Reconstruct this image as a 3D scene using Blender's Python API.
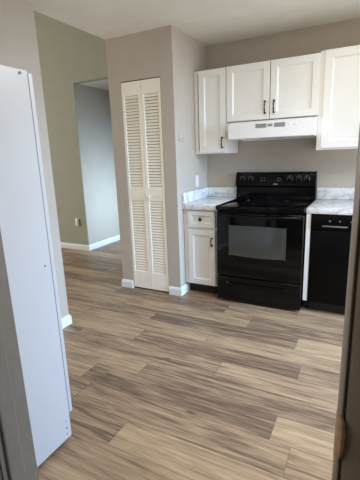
import bpy, bmesh, math, random
from mathutils import Vector, Matrix
random.seed(7)
SC = bpy.context.scene
COL = SC.collection
for o in list(bpy.data.objects):
    bpy.data.objects.remove(o)

# ------------------------------------------------------------------ camera
yaw, pitch, roll = math.radians(27.844), math.radians(-13.401), math.radians(-2.014)
F = Vector((-math.sin(yaw)*math.cos(pitch), math.cos(yaw)*math.cos(pitch), math.sin(pitch)))
RT = Vector((math.cos(yaw), math.sin(yaw), 0)); UP = RT.cross(F)
R_ = math.cos(roll)*RT + math.sin(roll)*UP
U_ = -math.sin(roll)*RT + math.cos(roll)*UP
cd = bpy.data.cameras.new('camera'); cam = bpy.data.objects.new('camera', cd); COL.objects.link(cam)
M = Matrix((R_, U_, -F)).transposed().to_4x4(); M.translation = Vector((1.097, -3.685, 1.373))
cam.matrix_world = M
cd.sensor_fit = 'VERTICAL'; cd.sensor_height = 24.0; cd.lens = 355.97/480*24.0
cd.clip_start = 0.02
SC.camera = cam

# ------------------------------------------------------------------ world, lights, exposure
SC.view_settings.view_transform = 'Standard'; SC.view_settings.look = 'None'
SC.view_settings.gamma = 1.0; SC.view_settings.use_curve_mapping = False
SC.view_settings.exposure = 0.0
W = bpy.data.worlds.new('daylight'); SC.world = W; W.use_nodes = True
W.node_tree.nodes['Background'].inputs[0].default_value = (0.72, 0.84, 1.0, 1)
W.node_tree.nodes['Background'].inputs[1].default_value = 0.12

def area(name, loc, direction, sx, sy, power, color, spread=180):
    l = bpy.data.lights.new(name, 'AREA'); l.shape = 'RECTANGLE'; l.size = sx; l.size_y = sy
    l.energy = power; l.color = color; l.spread = math.radians(spread)
    o = bpy.data.objects.new(name, l); COL.objects.link(o); o.location = loc
    o.rotation_euler = Vector(direction).to_track_quat('-Z', 'Z').to_euler()
    return o
# daylight through the sliding window in the right wall, the living-room window, the hall window; the other lamps are added fills
area('daylight_kitchen_window_sky', (3.30, -1.40, 1.60), (-1, 0.03, -0.50), 1.7, 1.0, 48, (0.34, 0.60, 1.0), 74)
area('daylight_kitchen_window_ground', (3.30, -1.40, 1.15), (-1, -0.1, 0.25), 1.7, 1.6, 23, (1.0, 0.97, 0.87), 130)
area('fill_front', (2.25, -3.00, 1.0), (0, 1, 0), 1.3, 1.0, 11, (0.92, 0.94, 1.0))  # added frontal fill for closet front and cabinets, no known window
area('daylight_living_window', (-5.95, -2.2, 1.3), (1, 0.1, 0.1), 2.2, 1.8, 85, (0.93, 0.96, 1.0))
area('fill_living_front', (-3.4, -5.15, 1.3), (0, 1, 0.0), 2.2, 1.8, 24, (1.0, 0.88, 0.72))  # added fill for the outlet wall; the wall behind it is solid
area('daylight_hall_window', (-1.28, 1.05, 0.75), (-1, -0.45, -.12), 0.9, 1.1, 24, (0.52, 0.75, 1.0), 125)
area('fill_overhead', (0.8, -1.65, 2.42), (0, 0, -1), 0.6, 0.6, 19, (0.95, 0.96, 0.90))  # added overhead fill for cabinet fronts, no fixture is built
area('fill_utility', (0.18, -3.26, 1.4), (1, 0.06, -0.1), 0.12, 0.9, 7.0, (1.0, 0.93, 0.84))  # added side fill that brightens the bead of the right casing

# ------------------------------------------------------------------ materials
def nodes_of(m):
    m.use_nodes = True
    return m.node_tree.nodes, m.node_tree.links
def srgb(r, g, b):
    f = lambda c: (c/255/12.92) if c/255 <= .04045 else ((c/255+.055)/1.055)**2.4
    return (f(r), f(g), f(b), 1)
def mat(name, rgb, rough=0.5, metal=0.0, spec=0.5, var=0.03, scale=6.0, bump=0.0, bscale=200.0, coat=0.0):
    m = bpy.data.materials.new(name); N, L = nodes_of(m); b = N['Principled BSDF']
    c = srgb(*rgb)
    b.inputs['Roughness'].default_value = rough; b.inputs['Metallic'].default_value = metal
    b.inputs['Specular IOR Level'].default_value = spec; b.inputs['Coat Weight'].default_value = coat
    tc = N.new('ShaderNodeTexCoord'); nz = N.new('ShaderNodeTexNoise')
    nz.inputs['Scale'].default_value = scale; nz.inputs['Detail'].default_value = 4
    L.new(tc.outputs['Object'], nz.inputs['Vector'])
    rp = N.new('ShaderNodeValToRGB')
    rp.color_ramp.elements[0].position = .3; rp.color_ramp.elements[1].position = .7
    rp.color_ramp.elements[0].color = (c[0]*(1-var), c[1]*(1-var), c[2]*(1-var), 1)
    rp.color_ramp.elements[1].color = (min(1, c[0]*(1+var)), min(1, c[1]*(1+var)), min(1, c[2]*(1+var)), 1)
    L.new(nz.outputs['Fac'], rp.inputs['Fac']); L.new(rp.outputs['Color'], b.inputs['Base Color'])
    if bump:
        n2 = N.new('ShaderNodeTexNoise'); n2.inputs['Scale'].default_value = bscale
        L.new(tc.outputs['Object'], n2.inputs['Vector'])
        bp = N.new('ShaderNodeBump'); bp.inputs['Strength'].default_value = bump; bp.inputs['Distance'].default_value = .002
        L.new(n2.outputs['Fac'], bp.inputs['Height']); L.new(bp.outputs['Normal'], b.inputs['Normal'])
    return m
PAINT = mat('greige_paint', (193, 182, 168), .75, spec=.25, bump=.15)
PAINT_L = mat('sage_greige_paint', (173, 173, 155), .75, spec=.25, bump=.15)
CEIL = mat('ceiling_paint', (236, 234, 224), .9, spec=.1, bump=.3, bscale=90)
TRIM = mat('white_trim_paint', (238, 238, 236), .4)
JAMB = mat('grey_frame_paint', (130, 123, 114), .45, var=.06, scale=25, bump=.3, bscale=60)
CAB = mat('cream_cabinet_paint', (244, 240, 233), .38, var=.015)
LOUV = mat('louver_door_paint', (254, 246, 230), .45, var=.02)
WHITE = mat('white_enamel', (204, 204, 206), .35, var=.01)
HOODM = mat('white_hood_enamel', (244, 241, 238), .3, var=.01)
VENT = mat('grey_vent_plastic', (150, 150, 148), .5)
BLACK = mat('black_enamel', (5, 5, 6), .16, spec=.3, var=.1)
GLASSB = mat('black_glass', (4, 4, 5), .08, spec=.3, var=.05)
BLACKM = mat('black_satin_plastic', (5, 5, 6), .35, spec=.14, var=.1)
OVENW = mat('oven_window_glass', (66, 66, 60), .08, spec=.7, var=.05)
GREYP = mat('grey_satin_trim', (104, 104, 103), .4)
BORDER = mat('grey_border_print', (62, 61, 57), .4)
MARK = mat('pale_dial_print', (140, 140, 140), .5)
CHROME = mat('brushed_silver', (200, 198, 192), .28, metal=1.0)
BRONZE = mat('dark_bronze', (70, 58, 48), .35, metal=.8)
BRASS = mat('worn_bronze_strike', (160, 138, 112), .42, metal=.35, var=.2, scale=60)
TOE = mat('dark_toe_board', (28, 25, 23), .7)
PLATE = mat('white_plastic_plate', (240, 238, 232), .4)
PLATE_SHADE = mat('beige_plate_shade', (168, 146, 122), .5)  # shadow beside the outlet plate, put into the colour
KNOBP = mat('ivory_knob', (238, 230, 214), .3)
DARK = mat('dark_gap', (40, 36, 32), .9)
GASKET = mat('grey_gasket', (140, 138, 140), .7)
HOLE = mat('dark_screw', (128, 130, 136), .5)

def marble():
    m = bpy.data.materials.new('marble_laminate'); N, L = nodes_of(m); b = N['Principled BSDF']
    b.inputs['Roughness'].default_value = .25
    tc = N.new('ShaderNodeTexCoord')
    n1 = N.new('ShaderNodeTexNoise'); n1.inputs['Scale'].default_value = 4.2; n1.inputs['Detail'].default_value = 2.5
    n1.inputs['Distortion'].default_value = 1.6
    L.new(tc.outputs['Object'], n1.inputs['Vector'])
    r1 = N.new('ShaderNodeValToRGB'); e = r1.color_ramp.elements
    e[0].position = .0; e[0].color = srgb(238, 238, 238); e[1].position = 1; e[1].color = srgb(236, 234, 230)
    for p, c in ((.36, (240, 240, 241)), (.44, (232, 232, 233)), (.475, (207, 206, 206)), (.50, (231, 230, 229)), (.58, (243, 243, 243))):
        x = e.new(p); x.color = srgb(*c)
    L.new(n1.outputs['Fac'], r1.inputs['Fac'])
    n2 = N.new('ShaderNodeTexNoise'); n2.inputs['Scale'].default_value = 20; n2.inputs['Detail'].default_value = 3
    L.new(tc.outputs['Object'], n2.inputs['Vector'])
    r2 = N.new('ShaderNodeValToRGB'); r2.color_ramp.elements[0].position = .36; r2.color_ramp.elements[1].position = .5
    r2.color_ramp.elements[0].color = srgb(240, 237, 233); r2.color_ramp.elements[1].color = (1, 1, 1, 1)
    L.new(n2.outputs['Fac'], r2.inputs['Fac'])
    mx = N.new('ShaderNodeMixRGB'); mx.blend_type = 'MULTIPLY'; mx.inputs[0].default_value = 1
    L.new(r1.outputs['Color'], mx.inputs[1]); L.new(r2.outputs['Color'], mx.inputs[2])
    L.new(mx.outputs['Color'], b.inputs['Base Color'])
    return m
MARBLE = marble()

def planks_material():
    m = bpy.data.materials.new('vinyl_oak_planks'); N, L = nodes_of(m); b = N['Principled BSDF']
    b.inputs['Roughness'].default_value = .42; b.inputs['Specular IOR Level'].default_value = .4
    at = N.new('ShaderNodeAttribute'); at.attribute_name = 'tone'
    uv = N.new('ShaderNodeUVMap'); uv.uv_map = 'grain'
    ed = N.new('ShaderNodeUVMap'); ed.uv_map = 'edge'
    mp = N.new('ShaderNodeMapping'); mp.inputs['Scale'].default_value = (2.6, 48, 1); L.new(uv.outputs[0], mp.inputs[0])
    n1 = N.new('ShaderNodeTexNoise'); n1.inputs['Scale'].default_value = 1; n1.inputs['Detail'].default_value = 6
    n1.inputs['Roughness'].default_value = .6; n1.inputs['Distortion'].default_value = .5; L.new(mp.outputs[0], n1.inputs['Vector'])
    mp2 = N.new('ShaderNodeMapping'); mp2.inputs['Scale'].default_value = (1.3, 11, 1); L.new(uv.outputs[0], mp2.inputs[0])
    n2 = N.new('ShaderNodeTexNoise'); n2.inputs['Scale'].default_value = 1; n2.inputs['Detail'].default_value = 3
    n2.inputs['Distortion'].default_value = 1.2; L.new(mp2.outputs[0], n2.inputs['Vector'])
    def math_(op, a, bb):
        x = N.new('ShaderNodeMath'); x.operation = op
        for i, v in enumerate((a, bb)):
            if isinstance(v, (int, float)): x.inputs[i].default_value = v
            else: L.new(v, x.inputs[i])
        return x.outputs[0]
    s = math_('ADD', math_('ADD', math_('MULTIPLY', at.outputs['Fac'], .66), .14), math_('MULTIPLY', math_('SUBTRACT', n1.outputs['Fac'], .5), 1.0))
    s = math_('ADD', s, math_('MULTIPLY', math_('SUBTRACT', n2.outputs['Fac'], .5), .85))
    mp4 = N.new('ShaderNodeMapping'); mp4.inputs['Scale'].default_value = (5.5, 75, 1); L.new(uv.outputs[0], mp4.inputs[0])
    n4 = N.new('ShaderNodeTexNoise'); n4.inputs['Scale'].default_value = 1; n4.inputs['Detail'].default_value = 2
    n4.inputs['Distortion'].default_value = .8; L.new(mp4.outputs[0], n4.inputs['Vector'])
    s = math_('ADD', s, math_('MULTIPLY', math_('SUBTRACT', n4.outputs['Fac'], .5), .6))
    rp = N.new('ShaderNodeValToRGB'); e = rp.color_ramp.elements
    e[0].position = .0; e[0].color = srgb(84, 66, 53); e[1].position = 1.0; e[1].color = srgb(206, 175, 138)
    for p, c in ((.3, (125, 100, 80)), (.52, (164, 134, 104)), (.78, (190, 158, 121))):
        x = e.new(p); x.color = srgb(*c)
    L.new(s, rp.inputs['Fac'])
    # small dark knots
    mp3 = N.new('ShaderNodeMapping'); mp3.inputs['Scale'].default_value = (2.2, 5.5, 1); L.new(uv.outputs[0], mp3.inputs[0])
    vo = N.new('ShaderNodeTexVoronoi'); vo.inputs['Scale'].default_value = 1.0; L.new(mp3.outputs[0], vo.inputs['Vector'])
    kr = N.new('ShaderNodeValToRGB'); kr.color_ramp.elements[0].position = .02; kr.color_ramp.elements[1].position = .1
    kr.color_ramp.elements[0].color = (.45, .4, .36, 1); kr.color_ramp.elements[1].color = (1, 1, 1, 1)
    L.new(vo.outputs['Distance'], kr.inputs['Fac'])
    mk = N.new('ShaderNodeMixRGB'); mk.blend_type = 'MULTIPLY'; mk.inputs[0].default_value = 1
    L.new(rp.outputs['Color'], mk.inputs[1]); L.new(kr.outputs['Color'], mk.inputs[2])
    # seams between the planks
    sp = N.new('ShaderNodeSeparateXYZ'); L.new(ed.outputs[0], sp.inputs[0])
    dv = math_('MULTIPLY', math_('MINIMUM', sp.outputs[1], math_('SUBTRACT', 1, sp.outputs[1])), .18)
    du = math_('MULTIPLY', math_('MINIMUM', sp.outputs[0], math_('SUBTRACT', 1, sp.outputs[0])), 1.22)
    d = math_('MINIMUM', dv, du)
    sr = N.new('ShaderNodeValToRGB'); sr.color_ramp.elements[0].position = .001; sr.color_ramp.elements[1].position = .0045
    sr.color_ramp.elements[0].color = (.72, .69, .66, 1); sr.color_ramp.elements[1].color = (1, 1, 1, 1)
    L.new(d, sr.inputs['Fac'])
    ms = N.new('ShaderNodeMixRGB'); ms.blend_type = 'MULTIPLY'; ms.inputs[0].default_value = 1
    L.new(mk.outputs['Color'], ms.inputs[1]); L.new(sr.outputs['Color'], ms.inputs[2])
    L.new(ms.outputs['Color'], b.inputs['Base Color'])
    bp = N.new('ShaderNodeBump'); bp.inputs['Strength'].default_value = .12; bp.inputs['Distance'].default_value = .002
    L.new(n1.outputs['Fac'], bp.inputs['Height']); L.new(bp.outputs['Normal'], b.inputs['Normal'])
    return m
PLANK = planks_material()

# ------------------------------------------------------------------ helpers
def box(bm, x0, x1, y0, y1, z0, z1, bev=0.0, seg=2):
    g = bmesh.ops.create_cube(bm, size=1.0)['verts']
    for v in g:
        v.co = Vector((x0+(v.co.x+.5)*(x1-x0), y0+(v.co.y+.5)*(y1-y0), z0+(v.co.z+.5)*(z1-z0)))
    if bev > 0:
        es = list({e for v in g for e in v.link_edges})
        bmesh.ops.bevel(bm, geom=es, offset=bev, segments=seg, profile=.5, affect='EDGES')
    return bm
def prism(bm, pts, axis, a0, a1):
    """polygon of 2-D points swept along an axis ('x': pts are (y,z); 'y': (x,z); 'z': (x,y))"""
    def co(p, a):
        return {'x': (a, p[0], p[1]), 'y': (p[0], a, p[1]), 'z': (p[0], p[1], a)}[axis]
    A = [bm.verts.new(co(p, a0)) for p in pts]; B = [bm.verts.new(co(p, a1)) for p in pts]
    n = len(pts)
    fs = [bm.faces.new(A), bm.faces.new(B[::-1])]
    for i in range(n):
        fs.append(bm.faces.new((A[i], B[i], B[(i+1) % n], A[(i+1) % n])))
    bmesh.ops.recalc_face_normals(bm, faces=fs)
    return bm
def tube(bm, pts, r, seg=10, cap=True):
    rings = []
    for i, p in enumerate(pts):
        p = Vector(p)
        d = (Vector(pts[min(i+1, len(pts)-1)])-Vector(pts[max(i-1, 0)])).normalized()
        a = d.cross(Vector((0, 0, 1)))
        if a.length < 1e-3: a = d.cross(Vector((1, 0, 0)))
        a.normalize(); b = d.cross(a)
        rr = r[i] if isinstance(r, (list, tuple)) else r
        rings.append([bm.verts.new(p+rr*(math.cos(2*math.pi*k/seg)*a+math.sin(2*math.pi*k/seg)*b)) for k in range(seg)])
    fs = []
    for A, B in zip(rings, rings[1:]):
        for k in range(seg):
            fs.append(bm.faces.new((A[k], A[(k+1) % seg], B[(k+1) % seg], B[k])))
    if cap:
        fs.append(bm.faces.new(rings[0][::-1])); fs.append(bm.faces.new(rings[-1]))
    bmesh.ops.recalc_face_normals(bm, faces=fs)
    return bm
def lathe(bm, center, direction, prof, seg=20):
    """profile of (radius, distance along direction)"""
    c = Vector(center); d = Vector(direction).normalized()
    a = d.cross(Vector((0, 0, 1)))
    if a.length < 1e-3: a = d.cross(Vector((1, 0, 0)))
    a.normalize(); b = d.cross(a)
    rings = [[bm.verts.new(c+d*h+max(r, 1e-5)*(math.cos(2*math.pi*k/seg)*a+math.sin(2*math.pi*k/seg)*b)) for k in range(seg)] for r, h in prof]
    fs = []
    for A, B in zip(rings, rings[1:]):
        for k in range(seg):
            fs.append(bm.faces.new((A[k], A[(k+1) % seg], B[(k+1) % seg], B[k])))
    fs.append(bm.faces.new(rings[0][::-1])); fs.append(bm.faces.new(rings[-1]))
    bmesh.ops.recalc_face_normals(bm, faces=fs)
    return bm
def obj(name, bm, m, parent=None, smooth=True, label=None):
    me = bpy.data.meshes.new(name)
    off = Vector((0, 0, 0)); q = parent
    while q is not None:
        off += q.location; q = q.parent
    bmesh.ops.translate(bm, verts=bm.verts[:], vec=-off)
    bm.to_mesh(me); bm.free()
    me.materials.append(m)
    if smooth:
        me.shade_smooth()
        if hasattr(me, 'set_sharp_from_angle'): me.set_sharp_from_angle(angle=math.radians(32))
    o = bpy.data.objects.new(name, me); COL.objects.link(o)
    if parent is not None: o.parent = parent
    if label: o['label'] = label
    return o
def tag(o, label, cat, group=None):
    o['label'] = label; o['category'] = cat
    if group: o['group'] = group
    return o
def thing(name, label, cat, loc, group=None):
    o = bpy.data.objects.new(name, None); COL.objects.link(o); o.location = loc; o.empty_display_size = .1
    return tag(o, label, cat, group)
def struct(name, bm, m, parent=None, smooth=False):
    o = obj(name, bm, m, parent, smooth)
    if parent is None: o['kind'] = 'structure'
    return o
B = bmesh.new

# ------------------------------------------------------------------ key measures
XC, YC = -0.476, -0.729          # closet corner
XL = -1.181                      # closet left wall / ceiling edge
ZC = 2.446                       # kitchen ceiling
HX, HY = -2.60, 0.33             # hall corner
DY0, DY1 = -3.16, -3.05          # wall the camera looks through
JL, JR = 0.190, 1.083            # clear doorway
EX = 3.20                        # right wall

# ------------------------------------------------------------------ floor: one mesh of planks, tone per plank
def floor_mesh():
    PW, PL, Y0 = .18, 1.22, -2.56
    fixed = {0: (.06, {-1: .42, 0: .82}), 2: (.767, {-1: .36, 0: .78, -2: .70}), 3: (-.133, {-1: .74, 0: .40}),
             5: (-.415, {-1: .72, 0: .36}), 7: (.728, {-1: .30, 0: .72, -2: .44}), 10: (.645, {-1: .44, 0: .70}),
             1: (-.35, {-1: .40, 0: .52, 1: .50}), 4: (.32, {-1: .50, 0: .62, -2: .40}), 6: (.10, {-1: .62, 0: .60, -2: .58}),
             8: (-.9, {-1: .55, 0: .50, 1: .40}), 9: (.05, {-1: .34, 0: .56, -2: .55})}
    bm = B(); g = bm.loops.layers.uv.new('grain'); e = bm.loops.layers.uv.new('edge'); tones = []
    rnd = random.Random(11)
    x_lo, x_hi = -6.1, 3.3
    for k in range(-15, 35):
        y0 = Y0+k*PW; y1 = y0+PW
        j, tn = fixed.get(k, (rnd.uniform(-.6, .6), {}))
        for i in range(-6, 5):
            xa = j+i*PL; xb = xa+PL
            if xb < x_lo or xa > x_hi: continue
            t = tn.get(i, rnd.choice((.32, .42, .48, .55, .62, .72)))
            ox, oy = rnd.uniform(0, 50), rnd.uniform(0, 50)
            ca, cb = max(xa, x_lo), min(xb, x_hi)
            vs = [bm.verts.new(p) for p in ((ca, y0, 0), (cb, y0, 0), (cb, y1, 0), (ca, y1, 0))]
            f = bm.faces.new(vs)
            for lp, (u, v) in zip(f.loops, ((0, 0), (1, 0), (1, 1), (0, 1))):
                lp[g].uv = (ox+u*(cb-ca), oy+v*PW); lp[e].uv = (((ca if u == 0 else cb)-xa)/PL, v)
            tones.append(t)
    me = bpy.data.meshes.new('floor'); bm.to_mesh(me); bm.free()
    a = me.attributes.new('tone', 'FLOAT', 'FACE')
    for i, t in enumerate(tones): a.data[i].value = t
    me.materials.append(PLANK)
    o = bpy.data.objects.new('floor', me); COL.objects.link(o); o['kind'] = 'structure'
    return o
floor_mesh()

# ------------------------------------------------------------------ room shell
struct('ceiling', box(B(), XL, EX+.1, -5.3, .1, ZC, ZC+.12), CEIL)
struct('wall_back', box(B(), XC-.1, EX+.1, 0, .1, 0, ZC), PAINT)
# closet: front wall with the door opening, right side, left side
OX0, OX1, OZ = -1.046, -.606, 2.060
bm = B()
box(bm, XL, OX0, YC, YC+.1, 0, ZC); box(bm, OX1, XC, YC, YC+.1, 0, ZC); box(bm, OX0, OX1, YC, YC+.1, OZ, ZC)
struct('wall_closet_front', bm, PAINT)
struct('wall_closet_right', box(B(), XC-.1, XC, YC+.1, 0, 0, ZC), PAINT)
struct('wall_closet_left', box(B(), XL, XL+.1, YC+.1, 0, 0, ZC), PAINT)
struct('wall_closet_back', box(B(), XL, XC-.1, 0, .1, 0, ZC), PAINT)
# wall between kitchen and living room, ending short of the closet
struct('wall_left', box(B(), -1.185, -1.075, -3.45, -1.650, 0, ZC+.02), PAINT)
struct('wall_above_opening', box(B(), -1.185, XL+.006, -5.2, .33, ZC+.12, 3.4), PAINT)
# living room and hall
bm = B(); box(bm, -6.1, HX, HY, HY+.012, 0, 3.4); box(bm, HX, XL, HY, HY+.1, 2.392, 3.4)
struct('wall_living', bm, PAINT_L)
struct('wall_hall_left', box(B(), HX-.1, HX, HY+.012, 3.6, 0, 2.392), PAINT)
struct('ceiling_hall', box(B(), HX-.1, XL+.1, HY+.1, 3.6, 2.392, 2.5), CEIL)
bm = B(); box(bm, XL, XL+.1, .1, .55, 0, 2.392); box(bm, XL, XL+.1, 1.55, 3.6, 0, 2.392)
box(bm, XL, XL+.1, .55, 1.55, 0, .12); box(bm, XL, XL+.1, .55, 1.55, 1.95, 2.392)
struct('wall_hall_right', bm, PAINT_L)
struct('wall_hall_end', box(B(), HX-.1, XL+.1, 3.6, 3.7, 0, 2.5), PAINT_L)
struct('ceiling_living', box(B(), -6.1, -1.185, -5.3, HY+.1, 3.4, 3.5), CEIL)
bm = B(); box(bm, -6.1, -6.0, -5.3, -3.4, 0, 3.4); box(bm, -6.1, -6.0, -1.0, HY+.1, 0, 3.4)
box(bm, -6.1, -6.0, -3.4, -1.0, 0, .35); box(bm, -6.1, -6.0, -3.4, -1.0, 2.25, 3.4)
struct('wall_living_left', bm, PAINT_L)
struct('wall_living_front', box(B(), -6.1, -1.185, -5.3, -5.2, 0, 3.4), PAINT_L)
# right wall with its wide window
bm = B(); box(bm, EX, EX+.1, -5.3, -2.35, 0, ZC); box(bm, EX, EX+.1, -.45, 0, 0, ZC)
box(bm, EX, EX+.1, -2.35, -.45, 0, .15); box(bm, EX, EX+.1, -2.35, -.45, 2.15, ZC)
struct('wall_right', bm, PAINT)
# wall the doorway is in, with the refrigerator recess left of it
bm = B(); box(bm, 0.02, JL-.025, DY0, DY1, 0, ZC); box(bm, JR+.025, 1.55, DY0, DY1, 0, ZC); box(bm, 2.95, EX, DY0, DY1, 0, ZC); box(bm, 1.55, 2.95, DY0, DY1, 0, .45); box(bm, 1.55, 2.95, DY0, DY1, 1.55, ZC); box(bm, JL-.025, JR+.025, DY0, DY1, 2.08, ZC)
struct('wall_front', bm, PAINT)
struct('wall_recess', box(B(), -1.075, 0.02, -3.45, -3.35, 0, ZC), PAINT)
struct('wall_recess_side', box(B(), 0.02, .12, -5.2, DY0, 0, ZC), PAINT)
struct('wall_utility_back', box(B(), .02, 1.5, -5.3, -5.2, 0, ZC), PAINT)
struct('wall_utility_right', box(B(), 1.42, 1.52, -5.2, DY0, 0, ZC), PAINT)

# baseboards
def baseboard(name, x0, y0, x1, y1, nx, ny, h=.085, t=.014):
    """profile board from (x0,y0) to (x1,y1); (nx,ny) points into the room"""
    prof = [(0, 0), (t, 0), (t, h*.72), (t*.75, h*.82), (t*.6, h*.9), (t*.25, h), (0, h)]
    bm = B(); A = []; Bv = []
    for d, z in prof:
        A.append(bm.verts.new((x0+nx*d, y0+ny*d, z))); Bv.append(bm.verts.new((x1+nx*d, y1+ny*d, z)))
    n = len(prof)
    for i in range(n):
        bm.faces.new((A[i], Bv[i], Bv[(i+1) % n], A[(i+1) % n]))
    bm.faces.new(A); bm.faces.new(Bv[::-1])
    bmesh.ops.recalc_face_normals(bm, faces=bm.faces[:])
    return struct(name, bm, TRIM)
baseboard('baseboard_closet_front', OX1+.004, YC, XC+.014, YC, 0, -1)
baseboard('baseboard_closet_left', XL, YC, OX0-.004, YC, 0, -1)
baseboard('baseboard_closet_right', XC, YC, XC, -.538, 1, 0)
baseboard('baseboard_closet_side', XL, YC-.014, XL, .1, -1, 0)
baseboard('baseboard_living', -6, HY, HX+.014, HY, 0, -1)
baseboard('baseboard_hall', HX, HY, HX, 3.6, 1, 0)
baseboard('baseboard_left', -1.075, -3.35, -1.075, -1.650, 1, 0)
baseboard('baseboard_left_end', -1.185, -1.650, -1.061, -1.650, 0, 1)

# door frame the camera looks through: jambs with stops, casing on the near side
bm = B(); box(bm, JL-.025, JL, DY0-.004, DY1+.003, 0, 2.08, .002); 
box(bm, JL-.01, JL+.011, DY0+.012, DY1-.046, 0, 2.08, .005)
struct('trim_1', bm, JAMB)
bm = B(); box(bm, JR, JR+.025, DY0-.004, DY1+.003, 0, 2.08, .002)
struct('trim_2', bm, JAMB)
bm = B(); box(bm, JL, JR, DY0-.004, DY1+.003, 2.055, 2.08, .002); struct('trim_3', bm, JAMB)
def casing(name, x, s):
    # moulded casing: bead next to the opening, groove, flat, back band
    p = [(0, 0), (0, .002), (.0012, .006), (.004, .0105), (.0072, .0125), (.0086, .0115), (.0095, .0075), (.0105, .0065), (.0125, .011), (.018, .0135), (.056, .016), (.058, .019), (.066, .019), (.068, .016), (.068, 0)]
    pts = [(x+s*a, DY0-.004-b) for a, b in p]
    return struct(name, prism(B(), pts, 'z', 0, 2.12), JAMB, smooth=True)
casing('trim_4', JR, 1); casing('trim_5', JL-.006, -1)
# strike plate with its curved lip on the right jamb
bm = B()
lip = [(JR-.0008, DY1-.05), (JR-.0008, DY0-.006), (JR+.0005, DY0-.012), (JR+.004, DY0-.0185), (JR+.009, DY0-.0225), (JR+.0135, DY0-.0215),
       (JR+.0135, DY0-.0185), (JR+.009, DY0-.0195), (JR+.005, DY0-.0165), (JR+.002, DY0-.011), (JR+.0004, DY0-.006), (JR+.0004, DY1-.05)]
zs = [.902, .908, .918, .94, .965, .978, .986, .990]
sc = [.0, .5, .85, 1, 1, .85, .5, 0.0]
rings = []
for z, s in zip(zs, sc):
    rings.append([bm.verts.new((JR+(x-JR)*(.25+.75*s) if y < DY0-.007 else x, (y if y >= DY0-.007 else DY0-.006+(y-DY0+.006)*(.35+.65*s)), z)) for x, y in lip])
for A, C in zip(rings, rings[1:]):
    for i in range(len(lip)):
        bm.faces.new((A[i], A[(i+1) % len(lip)], C[(i+1) % len(lip)], C[i]))
bm.faces.new(rings[0][::-1]); bm.faces.new(rings[-1])
bmesh.ops.recalc_face_normals(bm, faces=bm.faces[:])
tag(obj('strike_plate', bm, BRASS), 'worn bronze door strike plate curling round the edge of the grey right-hand door jamb', 'strike plate')

# windows out of the picture on the right, left and in the hall
def window(name, x, y0, y1, z0, z1, sgn):
    bm = B(); w = .05
    box(bm, x, x+.06, y0, y0+w, z0, z1); box(bm, x, x+.06, y1-w, y1, z0, z1)
    box(bm, x, x+.06, y0+w, y1-w, z0, z0+w); box(bm, x, x+.06, y0+w, y1-w, z1-w, z1)
    box(bm, x+.01, x+.05, (y0+y1)/2-.025, (y0+y1)/2+.025, z0+w, z1-w)
    return struct(name, bm, TRIM)
window('window_1', EX+.02, -2.35, -.45, .15, 2.15, 1)
bm = B()
for a in ((1.55, 1.60, .45, 1.55), (2.90, 2.95, .45, 1.55), (1.60, 2.90, .45, .50), (1.60, 2.90, 1.50, 1.55), (1.60, 2.90, .985, 1.015)):
    box(bm, a[0], a[1], DY0+.03, DY0+.08, a[2], a[3])
struct('added_front_window', bm, TRIM)  # added window frame, its opening made for the frontal fill
window('window_2', -6.08, -3.4, -1.0, .35, 2.25, 1)
window('window_3', XL+.02, .55, 1.55, .12, 1.95, 1)

# ------------------------------------------------------------------ louvered bifold closet door
door = bpy.data.objects.new('door_1', None); COL.objects.link(door); door.location = (OX0, YC, 0)
door['kind'] = 'structure'
DYF, DYB = YC+.003, YC+.034
def leaf(x0, x1):
    bm = B(); st = .030
    for a, b in ((x0, x0+st), (x1-st, x1)): box(bm, a, b, DYF, DYB, .018, 2.052, .003)
    for z0, z1 in ((.018, .195), (.945, 1.065), (1.93, 2.052)): box(bm, x0+st, x1-st, DYF+.001, DYB-.001, z0, z1)
    for z0, z1, n in ((.195, .945, 27), (1.065, 1.93, 31)):
        pt = (z1-z0)/n
        for i in range(n):
            z = z0+(i+.5)*pt
            # slanted slat, front edge low
            prism(bm, [(DYF+.003, z-pt*.42), (DYF+.006, z-pt*.52), (DYF+.019, z+pt*.34), (DYF+.016, z+pt*.44)], 'x', x0+st-.002, x1-st+.002)
    return bm
lf = obj('door_leaf', leaf(-1.042, -.8265), LOUV, door, False)
rf = obj('door_leaf', leaf(-.8235, -.610), LOUV, door, False)
obj('door_knob', lathe(B(), (-.788, DYF, .988), (0, -1, 0), [(.007, -.002), (.007, .012), (.015, .016), (.019, .024), (.016, .032), (.006, .034)]), KNOBP, rf)
for z in (.30, 1.0, 1.78):
    obj('hinge', tube(B(), [(-.825, DYF-.001, z-.035), (-.825, DYF-.001, z+.035)], .003, 8), LOUV, lf)
obj('door_track', box(B(), OX0, OX1, YC+.012, YC+.034, 2.054, 2.060), DARK, door, False)

# ------------------------------------------------------------------ cabinet pieces
def shaker(bm, x0, x1, yf, z0, z1, t=.02, fr=.058):
    """panel door facing -Y: frame, sloped bead and flat raised centre"""
    box(bm, x0, x1, yf+.012, yf+t, z0, z1)
    box(bm, x0, x0+fr, yf, yf+.013, z0, z1, .002); box(bm, x1-fr, x1, yf, yf+.013, z0, z1, .002)
    box(bm, x0+fr-.001, x1-fr+.001, yf, yf+.013, z0, z0+fr, .002); box(bm, x0+fr-.001, x1-fr+.001, yf, yf+.013, z1-fr, z1, .002)
    a, b, c, d = x0+fr, x1-fr, z0+fr, z1-fr
    s = .009
    # bead around the panel
    prism(bm, [(a, yf+.003), (a+s, yf+.012), (a, yf+.012)], 'z', c, d)
    prism(bm, [(b, yf+.003), (b-s, yf+.012), (b, yf+.012)], 'z', c, d)
    prism(bm, [(yf+.003, c), (yf+.012, c+s), (yf+.012, c)], 'x', a, b)
    prism(bm, [(yf+.003, d), (yf+.012, d-s), (yf+.012, d)], 'x', a, b)
    return bm
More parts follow.
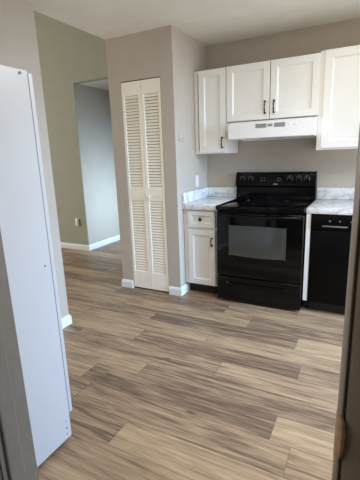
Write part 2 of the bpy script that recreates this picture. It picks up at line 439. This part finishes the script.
def pull(x, yf, z0, z1, parent):
    """birdcage style bar pull: two feet, a bowed bar with little knuckles"""
    bm = B(); zm = (z0+z1)/2
    pts = []; rs = []
    for i in range(13):
        t = i/12; z = z0+(z1-z0)*t
        pts.append((x, yf-.020-.007*math.sin(math.pi*t), z)); rs.append(.0046+.0022*abs(math.cos(2*math.pi*t*1.5)))
    tube(bm, pts, rs, 8)
    for z in (z0+.008, z1-.008):
        lathe(bm, (x, yf+.001, z), (0, -1, 0), [(.0095, 0), (.0085, .004), (.0045, .008), (.0045, .022)], 10)
    return obj('door_handle', bm, BRONZE, parent)

def carcass(bm, x0, x1, yfront, yback, z0, z1, fr_l=.038, fr_r=.038, fr_t=.03, fr_b=.03):
    t = .016
    box(bm, x0, x0+t, yfront+.019, yback, z0, z1); box(bm, x1-t, x1, yfront+.019, yback, z0, z1)
    box(bm, x0+t, x1-t, yfront+.019, yback, z0+.012, z0+.028); box(bm, x0+t, x1-t, yfront+.019, yback, z1-.016, z1)
    box(bm, x0+t, x1-t, yback-.006, yback, z0+.028, z1-.016)
    box(bm, x0, x0+fr_l, yfront, yfront+.019, z0, z1, .001); box(bm, x1-fr_r, x1, yfront, yfront+.019, z0, z1, .001)
    box(bm, x0+fr_l, x1-fr_r, yfront, yfront+.019, z0, z0+fr_b); box(bm, x0+fr_l, x1-fr_r, yfront, yfront+.019, z1-fr_t, z1)
    return bm
ZB, ZT, ZM = 1.375, 2.150, 1.664
g = 'cream wall cabinets'
t = thing('wall_cabinet', 'tall narrow cream wall cabinet with one door, against the closet side wall', 'cabinet', (-.305, -.15, ZB), g)
obj('cabinet_body', carcass(B(), -.473, -.127, -.305, -.003, ZB, ZT), CAB, t, False)
d = obj('cabinet_door', shaker(B(), -.420, -.145, -.326, ZB+.012, ZT-.006), CAB, t, False)
pull(-.176, -.326, 1.425, 1.530, d)
t = thing('wall_cabinet', 'short cream wall cabinet with two doors, directly above the white range hood', 'cabinet', (.277, -.15, ZM), g)
obj('cabinet_body', carcass(B(), -.126, .678, -.305, -.003, ZM-.004, ZT), CAB, t, False)
d = obj('cabinet_door', shaker(B(), -.133, .269, -.326, ZM, ZT-.004), CAB, t, False); pull(.232, -.326, 1.708, 1.820, d)
d = obj('cabinet_door', shaker(B(), .276, .683, -.326, ZM, ZT-.004), CAB, t, False); pull(.312, -.326, 1.708, 1.820, d)
t = thing('wall_cabinet', 'cream wall cabinet at the far right, hanging above the dishwasher', 'cabinet', (1.1, -.15, ZB), g)
obj('cabinet_body', carcass(B(), .679, 1.55, -.305, -.003, ZB, ZT+.012), CAB, t, False)
d = obj('cabinet_door', shaker(B(), .717, 1.120, -.326, ZB+.016, ZT+.010, fr=.062), CAB, t, False); pull(1.085, -.326, 1.425, 1.530, d)
d = obj('cabinet_door', shaker(B(), 1.126, 1.53, -.326, ZB+.016, ZT+.010, fr=.062), CAB, t, False); pull(1.16, -.326, 1.425, 1.530, d)

# base cabinet left of the range
t = thing('base_cabinet', 'narrow cream base cabinet with a drawer over a door, left of the black range', 'cabinet', (-.305, -.32, 0))
bm = B(); carcass(bm, -.474, -.112, -.612, -.024, .105, .862, .044, .028, .02, .02); box(bm, -.43, -.14, -.612, -.593, .668, .692)
obj('cabinet_body', bm, CAB, t, False)
obj('toe_kick', box(B(), -.472, -.112, -.545, -.53, 0.001, .105), TOE, t, False)
d = obj('cabinet_door', shaker(B(), -.424, -.140, -.633, .118, .668, fr=.052), CAB, t, False); pull(-.172, -.633, .515, .60, d)
d = obj('drawer', shaker(B(), -.424, -.140, -.633, .692, .848, fr=.042), CAB, t, False)
obj('drawer_knob', lathe(B(), (-.287, -.622, .772), (0, -1, 0), [(.010, 0), (.006, .006), (.006, .014), (.017, .022), (.018, .027), (.012, .033), (.003, .035)]), BRONZE, d)

# counter tops
t = thing('countertop', 'short white marble-look countertop on the cabinet left of the black range', 'countertop', (-.3, -.32, .864))
obj('worktop', box(B(), XC+.002, -.112, -.648, -.003, .864, .913, .004), MARBLE, t)
obj('backsplash', box(B(), XC+.022, -.112, -.022, -.003, .914, 1.018, .003), MARBLE, t)
obj('side_splash', box(B(), XC+.002, XC+.021, -.640, -.003, .914, 1.018, .003), MARBLE, t)
t = thing('countertop', 'white marble-look countertop over the dishwasher, right of the black range', 'countertop', (1.3, -.32, .875))
obj('worktop', box(B(), .672, 2.0, -.648, -.003, .872, .914, .004), MARBLE, t)
obj('backsplash', box(B(), .672, 2.0, -.022, -.003, .915, 1.024, .003), MARBLE, t)

# white filler panel between range and dishwasher
t = thing('filler_panel', 'narrow cream filler panel standing between the range and the dishwasher', 'cabinet panel', (.692, -.3, .1))
obj('panel_face', box(B(), .674, .710, -.640, -.622, .108, .871, .002), CAB, t, False)
obj('panel_side', box(B(), .680, .704, -.621, -.024, .108, .871), CAB, t, False)
obj('toe_kick', box(B(), .672, .712, -.545, -.53, .001, .107), TOE, t, False)

# ------------------------------------------------------------------ dishwasher
t = thing('dishwasher', 'black built-in dishwasher under the right-hand countertop', 'dishwasher', (1.013, -.32, 0))
X0, X1 = .713, 1.313
obj('tub', box(B(), X0+.004, X1-.004, -.6, -.03, .10, .868), BLACKM, t, False)
obj('toe_kick', box(B(), X0+.004, X1-.004, -.56, -.545, .001, .098), TOE, t, False)
dd = obj('door', box(B(), X0, X1, -.645, -.603, .105, .74, .006), BLACKM, t)
cp = obj('control_panel', box(B(), X0, X1, -.650, -.603, .745, .866, .006), BLACKM, t)
obj('latch_handle', box(B(), .800, .990, -.664, -.648, .770, .781, .003), GREYP, cp, label='grey bar of the latch handle')
for x in (.855, .93, 1.01):
    obj('button', lathe(B(), (x, -.649, .818), (0, -1, 0), [(.0065, 0), (.0065, .003), (.005, .004)], 12), GREYP, cp)
obj('latch', lathe(B(), (1.012, -.648, .79), (0, -1, 0), [(.020, 0), (.019, .012), (.014, .016)], 16), BLACKM, cp)

# ------------------------------------------------------------------ electric range
RX0, RX1 = -.104, .666; RXC = (RX0+RX1)/2
t = thing('range', 'black freestanding electric range with a glass oven door and backguard', 'stove', (RXC, -.35, 0))
bm = B(); box(bm, RX0+.004, RX1-.004, -.640, -.035, .025, .885, .003)
for x in (RX0+.06, RX1-.06):
    for y in (-.58, -.1): lathe(bm, (x, y, .001), (0, 0, 1), [(.02, 0), (.02, .02), (.012, .03)], 12)
obj('body', bm, BLACKM, t)
# cooktop with raised rim
bm = B(); box(bm, RX0-.002, RX1+.002, -.700, -.045, .884, .906, .006, 3)
for a in ((RX0-.002, RX0+.012, -.700, -.05), (RX1-.012, RX1+.002, -.700, -.05)): box(bm, a[0], a[1], a[2], a[3], .900, .916, .004)
box(bm, RX0+.01, RX1-.01, -.700, -.684, .900, .914, .004)
ct = obj('cooktop', bm, GLASSB, t)
for x, y, r in ((.09, -.22, .075), (.47, -.22, .095), (.09, -.52, .105), (.47, -.52, .075)):
    bm = B(); tube(bm, [(x+r*math.cos(k*math.pi/18), y+r*math.sin(k*math.pi/18), .9062) for k in range(37)], .0012, 5, False)
    obj('burner_ring', bm, BLACK, ct)
# vent manifold strip between cooktop and door
bm = B(); box(bm, RX0+.004, RX1-.004, -.672, -.635, .862, .884)
mf = obj('vent_strip', bm, BLACKM, t, False)
for i in range(5):
    x = RX0+.13+i*.115
    obj('vent_slot', box(B(), x, x+.07, -.6735, -.671, .869, .876), BLACK, mf, False)
# oven door: glossy black slab with window and bowed handle
od = obj('oven_door', box(B(), RX0+.003, RX1-.003, -.688, -.641, .262, .858, .006, 3), GLASSB, t)
pts = []
wx0, wx1, wz0, wz1 = .022, .520, .468, .742
for i in range(13):
    s = i/12; pts.append((wx0+(wx1-wx0)*s, wz0-.010*math.sin(math.pi*s)))
for i in range(13):
    s = i/12; pts.append((wx1-(wx1-wx0)*s, wz1+.004*math.sin(math.pi*s)))
obj('oven_window', prism(B(), pts, 'y', -.6895, -.6875), OVENW, od, False)
bm = B(); 
for x0, x1, z0, z1 in ((wx0-.007, wx0-.001, wz0-.006, wz1+.006), (wx1+.001, wx1+.007, wz0-.006, wz1+.006)):
    obj('window_border', box(B(), x0, x1, -.6895, -.687, z0, z1), BORDER, od, False)
bm = B(); n = 24; A = []
for i in range(n+1):
    s = i/n; x = RX0+.02+(RX1-RX0-.04)*s; bow = math.sin(math.pi*s)**.8
    A.append((x, -.690-.045*bow, .838-.006*bow))
rings = []
for x, y, z in A:
    rings.append([bm.verts.new((x, y+dy, z+dz)) for dy, dz in ((.008, .012), (-.004, .010), (-.010, .003), (-.010, -.006), (-.004, -.012), (.008, -.013))])
for P, Q in zip(rings, rings[1:]):
    for k in range(6): bm.faces.new((P[k], P[(k+1) % 6], Q[(k+1) % 6], Q[k]))
bm.faces.new(rings[0]); bm.faces.new(rings[-1][::-1]); bmesh.ops.recalc_face_normals(bm, faces=bm.faces[:])
for x in (RX0+.03, RX1-.03): box(bm, x-.012, x+.012, -.693, -.684, .824, .852, .002)
obj('oven_handle', bm, BLACK, od)
# storage drawer with a long lip handle
sd = obj('storage_drawer', box(B(), RX0+.003, RX1-.003, -.686, -.641, .022, .252, .006, 3), BLACK, t)
bm = B()
tube(bm, [(.005, -.686, .196), (.02, -.697, .196), (.06, -.701, .196), (.50, -.701, .196), (.54, -.697, .196), (.556, -.686, .196)], .0075, 10)
obj('drawer_handle', bm, BLACKM, sd)
obj('badge', lathe(B(), (.004, -.686, .198), (0, -1, 0), [(.0065, 0), (.0065, .003), (.005, .004)], 12), MARK, sd, label='small pale dot at the end of the drawer handle')
# backguard: riser, sloped control panel, rounded crown
prof = [(-.038, .906), (-.105, .906), (-.105, .955), (-.098, .960), (-.098, 1.030), (-.118, 1.040), (-.128, 1.048), (-.112, 1.150), (-.106, 1.166), (-.094, 1.176), (-.078, 1.180), (-.038, 1.180)]
bm = prism(B(), prof, 'x', RX0+.002, RX1-.002)
bg = obj('backguard', bm, BLACK, t)
for x0 in (RX0+.002-.006, RX1-.002):
    bm = prism(B(), [(y-.003 if y < -.05 else y, z+(.003 if z > 1.0 else 0)) for y, z in prof], 'x', x0, x0+.006)
    obj('end_cap', bm, BLACKM, bg)
dn = Vector((0, -.102, -.016)).normalized()
def panel_y(z): return -.128+(z-1.048)/(1.150-1.048)*.016
for x in (-.038, .046, .432, .517, .590):
    z = 1.118
    k = obj('control_knob', lathe(B(), (x, panel_y(z), z), dn, [(.021, -.001), (.021, .004), (.017, .006), (.015, .022), (.012, .025)], 20), BLACKM, bg)
    bm = B(); tube(bm, [(x+.026*math.cos(a), panel_y(z+.026*math.sin(a))-.0008, z+.026*math.sin(a)) for a in [math.radians(-50+280*i/24) for i in range(25)]], .0012, 5)
    obj('dial_marks', bm, MARK, bg, label='pale printed dial ring')
    obj('knob_pointer', box(B(), x-.0015, x+.0015, panel_y(z)-.0265, panel_y(z)-.0235, z+.0, z+.016), MARK, k, False)
bm = B(); prism(bm, [(panel_y(1.080)-.001, 1.080), (panel_y(1.145)-.001, 1.145), (panel_y(1.145)+.003, 1.145), (panel_y(1.080)+.003, 1.080)], 'x', .13, .37)
obj('display', bm, GLASSB, bg, False)
for i in range(4):
    for zz in (1.095, 1.118):
        x = .15+i*.028 if i < 2 else .27+i*.02
        obj('touch_button', box(B(), x, x+.016, panel_y(zz)-.0022, panel_y(zz), zz, zz+.005), GREYP, bg, False)
obj('badge', box(B(), .275, .318, panel_y(1.062)-.002, panel_y(1.062)+.002, 1.060, 1.069), MARK, bg, False)

# ------------------------------------------------------------------ range hood
t = thing('range_hood', 'white under-cabinet range hood with small grey vent slots above the range', 'range hood', (.31, -.2, 1.49))
HX0, HX1 = -.072, .6785
prof = [(-.003, 1.656), (-.300, 1.656), (-.432, 1.640), (-.450, 1.632), (-.452, 1.501), (-.446, 1.495), (-.430, 1.495), (-.430, 1.520), (-.02, 1.520), (-.02, 1.490), (-.003, 1.490)]
bm = B(); prism(bm, prof, 'x', HX0, HX1)
box(bm, HX0+.001, HX0+.008, -.440, -.003, 1.496, 1.545); box(bm, HX1-.008, HX1-.001, -.440, -.003, 1.496, 1.545)
hd = obj('hood_shell', bm, HOODM, t)
for x0, x1 in ((.186, .276), (.350, .436)):
    bm = B()
    for i in range(4): box(bm, x0, x1, -.4545, -.450, 1.585+i*.008, 1.5905+i*.008)
    box(bm, x0-.003, x1+.003, -.4528, -.450, 1.582, 1.617)
    obj('vent_grille', bm, VENT, t, False)
bm = B(); box(bm, .288, .332, -.4535, -.450, 1.590, 1.612); obj('badge', bm, VENT, t, False)
for x in (.478, .525):
    obj('switch', box(B(), x-.010, x+.010, -.4555, -.450, 1.592, 1.604, .001), PLATE, t)
obj('filter', box(B(), .05, .55, -.39, -.08, 1.508, 1.519), VENT, t, False)
obj('light_lens', box(B(), .22, .42, -.428, -.395, 1.493, 1.519), BLACKM, t, False)

# ------------------------------------------------------------------ refrigerator
FX0, FX1, FY0, FY1 = -.88, -.117, -3.29, -2.615
t = thing('refrigerator', 'tall white refrigerator seen from its plain side, beside the left door jamb', 'refrigerator', ((FX0+FX1)/2, -2.95, 0))
bm = B(); box(bm, FX0, FX1, FY0, FY1, .03, 1.717, .006, 3)
fb = obj('body', bm, WHITE, t)
for x in (FX0+.06, FX1-.06):
    for y in (FY0+.06, FY1-.06):
        obj('foot', lathe(B(), (x, y, .0005), (0, 0, 1), [(.02, 0), (.02, .012), (.01, .016), (.01, .032)], 12), BLACKM, t)
fd = obj('door', box(B(), FX0+.004, FX1-.016, FY1+.0105, FY1+.037, .142, 1.712, .005, 2), WHITE, t)
obj('door_gasket', box(B(), FX0+.01, FX1-.009, FY1+.0005, FY1+.010, .147, 1.705), GASKET, t, False)
bm = B(); tube(bm, [(FX0+.06, FY1+.035, .95), (FX0+.06, FY1+.072, .97), (FX0+.06, FY1+.072, 1.42), (FX0+.06, FY1+.035, 1.44)], .011, 10)
obj('door_handle', bm, WHITE, fd)
for y, z, r in ((-2.643, .132, .0032), (-2.642, .092, .0055), (-2.646, .062, .0042), (-2.650, .925, .0052)):
    obj('screw_hole', lathe(B(), (FX1, y, z), (1, 0, 0), [(r, -.001), (r, .0008), (r*.6, .0012)], 10), HOLE, fb)
obj('hinge_cap', lathe(B(), (FX1, -2.652, 1.701), (1, 0, 0), [(.0055, -.001), (.0055, .003), (.004, .005)], 12), VENT, fb)

# ------------------------------------------------------------------ wall plates
t = thing('wall_outlet', 'white outlet cover above the side splash on the closet side wall', 'outlet', (XC, -.285, 1.105))
pl = obj('cover_plate', box(B(), XC+.0005, XC+.006, -.320, -.250, 1.048, 1.163, .002), PLATE, t)
for z in (1.085, 1.126): obj('socket', box(B(), XC+.006, XC+.0075, -.300, -.270, z-.014, z+.014, .0006), PLATE, t)
t = thing('wall_plate', 'small pale control plate high on the closet side wall near the corner', 'wall plate', (XC, -.617, 1.53))
obj('cover_plate', box(B(), XC+.0005, XC+.008, -.665, -.570, 1.500, 1.560, .002), PAINT, t)
obj('shadow_dash', box(B(), XC+.008, XC+.0095, -.625, -.590, 1.520, 1.527), VENT, t, False)  # grey bar draws the faint shadow line on the plate
t = thing('wall_outlet', 'white outlet cover low on the living room wall near the hall corner', 'outlet', (-2.78, HY, .43))
obj('cover_plate', box(B(), -2.82, -2.745, HY-.006, HY-.0005, .372, .490, .002), PLATE, t)
obj('socket', box(B(), -2.765, -2.727, HY-.022, HY-.0062, .378, .484, .003), PLATE_SHADE, t, label='beige block drawing the shaded side of the plate')  # beige colour stands for the shadow at the plate's right side
